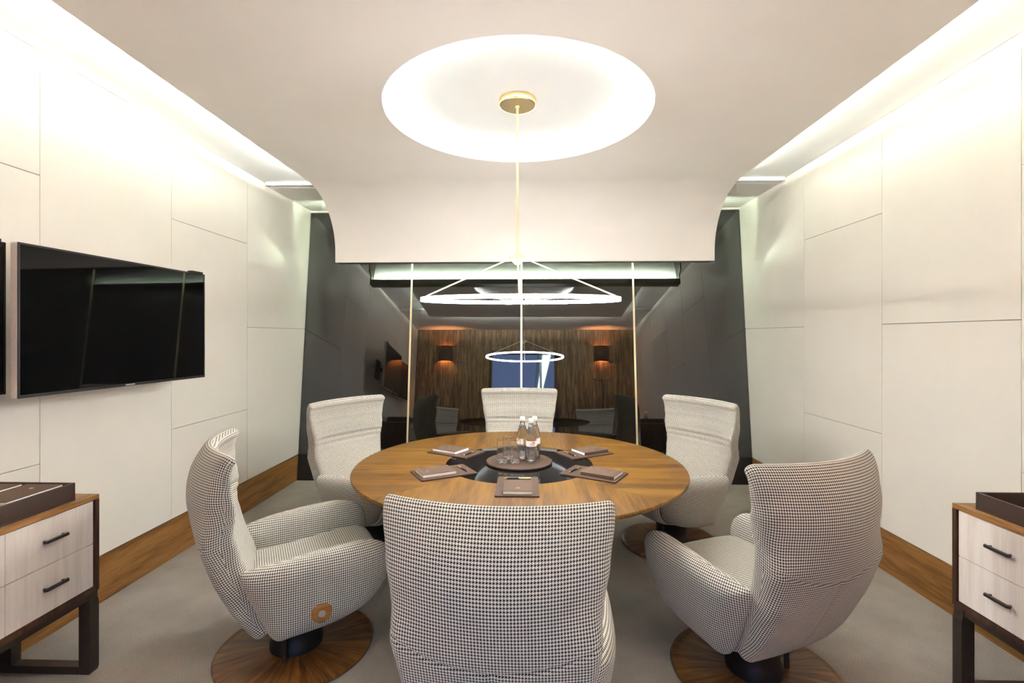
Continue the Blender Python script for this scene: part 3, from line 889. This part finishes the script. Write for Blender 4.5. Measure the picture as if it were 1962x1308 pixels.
# ---------------------------------------------------------------- drawer units
def drawer_unit(label, s, xw, xf):
    """s=+1 faces +x"""
    y0, y1, zb, zt = 0.62, 2.14, .354, .780
    t = thing('drawer_unit', label, 'cabinet', (0, 0, 0))
    def X(a, b): return (min(a, b), max(a, b))
    xb = xw + s * .012
    tk = .020
    top = MB().box(*X(xb, xf), y0, y1, zt - tk, zt).obj('top_board', M['walnut_frame'], t, bevel=.001)
    for yy in (y0, y1 - tk):
        MB().box(*X(xb, xf), yy, yy + tk, zb, zt - tk).obj('side_board', M['walnut_dark'], t)
    MB().box(*X(xb, xf), y0 + tk, y1 - tk, zb, zb + tk).obj('bottom_board', M['walnut_dark'], t)
    MB().box(*X(xb, xb + s * .01), y0 + tk, y1 - tk, zb + tk, zt - tk).obj('back_board', M['walnut_dark'], t)
    ys = [y0 + tk + .004 + (y1 - y0 - 2 * tk - .008) * k / 4 for k in range(5)]
    zm = .567
    for k in range(4):
        for za, zc_ in ((zb + tk + .004, zm - .0015), (zm + .0015, zt - tk - .004)):
            d = MB().box(*X(xf - s * .40, xf - s * .006), ys[k] + .0012, ys[k + 1] - .0012, za, zc_).obj('drawer', M['limed'], t)
            yc, zz = (ys[k] + ys[k + 1]) / 2, (za + zc_) / 2 + .005
            hm = MB()
            a, b = xf - s * .006, xf + s * .014
            hm.box(*X(a, b), yc - .042, yc - .036, zz - .004, zz + .004).box(*X(a, b), yc + .036, yc + .042, zz - .004, zz + .004)
            hm.hexa([(b - s * .008, yc - .052, zz - .005), (b + s * .004, yc - .046, zz - .005), (b + s * .004, yc + .046, zz - .005), (b - s * .008, yc + .052, zz - .005),
                     (b - s * .008, yc - .052, zz + .005), (b + s * .004, yc - .046, zz + .005), (b + s * .004, yc + .046, zz + .005), (b - s * .008, yc + .052, zz + .005)])
            hm.obj('handle', M['bronze'], d)
    # sled frames at each end, joined by a rail
    xa, xz = xw + s * .05, xf + s * .002
    for ya, ye in ((y0 + .012, y0 + .056), (y1 - .048, y1 - .004)):
        fm = MB()
        for p, q in ((xz, xz - s * .052), (xa, xa + s * .052)):
            lo, hi = X(p, q)
            pts = [(lo + .006, .0005), (hi - .006, .0005), (hi, .018), (hi, zb - .05), (hi - .006, zb - .03), (hi - .006, zb - .0005), (lo + .006, zb - .0005), (lo + .006, zb - .03), (lo, zb - .05), (lo, .018)]
            n = len(pts)
            fm.add([(x, ya, z) for x, z in pts] + [(x, ye, z) for x, z in pts], [tuple(range(n)), tuple(range(n, 2 * n))[::-1]] + [(k, n + k, n + (k + 1) % n, (k + 1) % n) for k in range(n)])
        lo, hi = X(xa + s * .052, xz - s * .052)
        fm.box(lo, hi, ya, ye, .0005, .034).box(lo, hi, ya, ye, zb - .028, zb - .0005)
        fm.obj('sled_frame', M['bronze'], t)
    lo, hi = X(xz - s * .045, xz - s * .010)
    MB().box(lo, hi, y0 + .056, y1 - .048, zb - .030, zb - .0005).obj('rail', M['bronze'], t)
    return t
drawer_unit('low walnut drawer unit with pale drawer fronts under the televisions', 1, XL, -1.92)
drawer_unit('low walnut drawer unit with pale drawer fronts by the right wall', -1, XR, 1.80)

def tray_box(label, x0, x1, y0, y1, z, h):
    t = thing('leather_tray', label, 'tray', ((x0 + x1) / 2, (y0 + y1) / 2, z))
    a, b = (x1 - x0) / 2, (y1 - y0) / 2; k = .010
    MB().box(-a, a, -b, b, 0, .008).obj('tray_floor', M['leather_dark'], t)
    for (p, q, r, s_) in ((-a, a, -b, -b + k), (-a, a, b - k, b), (-a, -a + k, -b + k, b - k), (a - k, a, -b + k, b - k)):
        MB().box(p, q, r, s_, .008, h).obj('tray_side', M['leather_dark'], t, bevel=.0015)
    return t
tray_box('dark leather tray holding notebooks on the left drawer unit', -2.315, -1.945, 1.45, 2.05, .7802, .077)
tray_box('dark leather tray on the right drawer unit', 1.830, 2.20, 1.50, 2.065, .7802, .070)
# notebooks in the left tray
def tray_book(loc, rz, label):
    t = thing('notebook', label, 'notebook', loc, rz, 'notebooks in the left tray')
    w_, l_, h = .078, .113, .0146
    MB().box(-w_, w_, -l_, l_, 0, .0015).obj('back_cover', M['cover'], t)
    MB().box(-w_ + .002, w_ - .001, -l_ + .001, l_ - .001, .0015, h - .002).obj('pages', M['paper'], t)
    cv = MB().box(-w_, w_, -l_, l_, h - .002, h).obj('front_cover', M['cover'], t)
    emblem(cv, 0, -.055, h)
for side, xx, nm in ((0, -2.037, 'front stack'), (1, -2.215, 'back stack')):
    for k, lv in enumerate(('lowest', 'second from the bottom', 'middle', 'second from the top', 'topmost')):
        tray_book((xx, 1.895, .7884 + .0148 * k), 0.0 if side else PI, f'taupe notebook in the left tray, {nm}, {lv}')

# ---------------------------------------------------------------- things mirrored in the glass: sconces and coat stand
def sconce(x, label):
    t = thing('wall_sconce', label, 'sconce', (x, YW + .001, 2.345))
    R, h = .155, .165
    sh = MB(); n = 20; vs, fs = [], []
    for r in (R, R - .006):
        for z in (-h, h):
            vs += [(r * math.cos(PI * k / n), r * .75 * math.sin(PI * k / n), z) for k in range(n + 1)]
    m_ = n + 1
    for k in range(n):
        fs += [(k, k + 1, m_ + k + 1, m_ + k), (2 * m_ + k, 3 * m_ + k, 3 * m_ + k + 1, 2 * m_ + k + 1), (k, 2 * m_ + k, 2 * m_ + k + 1, k + 1), (m_ + k, m_ + k + 1, 3 * m_ + k + 1, 3 * m_ + k)]
    sh.add(vs, fs, smooth=True).obj('shade', M['bronze'], t)
    MB().box(-.05, .05, 0, .012, -.10, .10).obj('back_plate', M['bronze'], t)
    for s in (-1, 1):
        MB().lathe([(.004, s * .06 - .02), (.018, s * .06 - .008), (.018, s * .06 + .008), (.004, s * .06 + .02)], 12, 0, .045).obj('bulb', M['bulb'], t)
sconce(-1.757, 'dark half-round sconce mirrored in the glass at left, warm light above and below')
sconce(1.556, 'dark half-round sconce mirrored in the glass at right, above the coat stand')
cs = thing('coat_stand', 'slim dark coat stand below the right sconce, mirrored in the black glass', 'coat stand', (1.50, .28, 0))
MB().lathe([(.15, .0005), (.15, .012), (.03, .02)], 32).obj('base', M['bronze'], cs)
MB().tube([(0, 0, .018), (0, 0, 1.78)], .016, 12).obj('pole', M['bronze'], cs)
for a in (0.2, 0.2 + PI):
    MB().tube([(0, 0, 1.74), (.10 * math.cos(a), .10 * math.sin(a), 1.745), (.17 * math.cos(a), .17 * math.sin(a), 1.765), (.185 * math.cos(a), .185 * math.sin(a), 1.79)], .010, 8).obj('hook_arm', M['bronze'], cs)
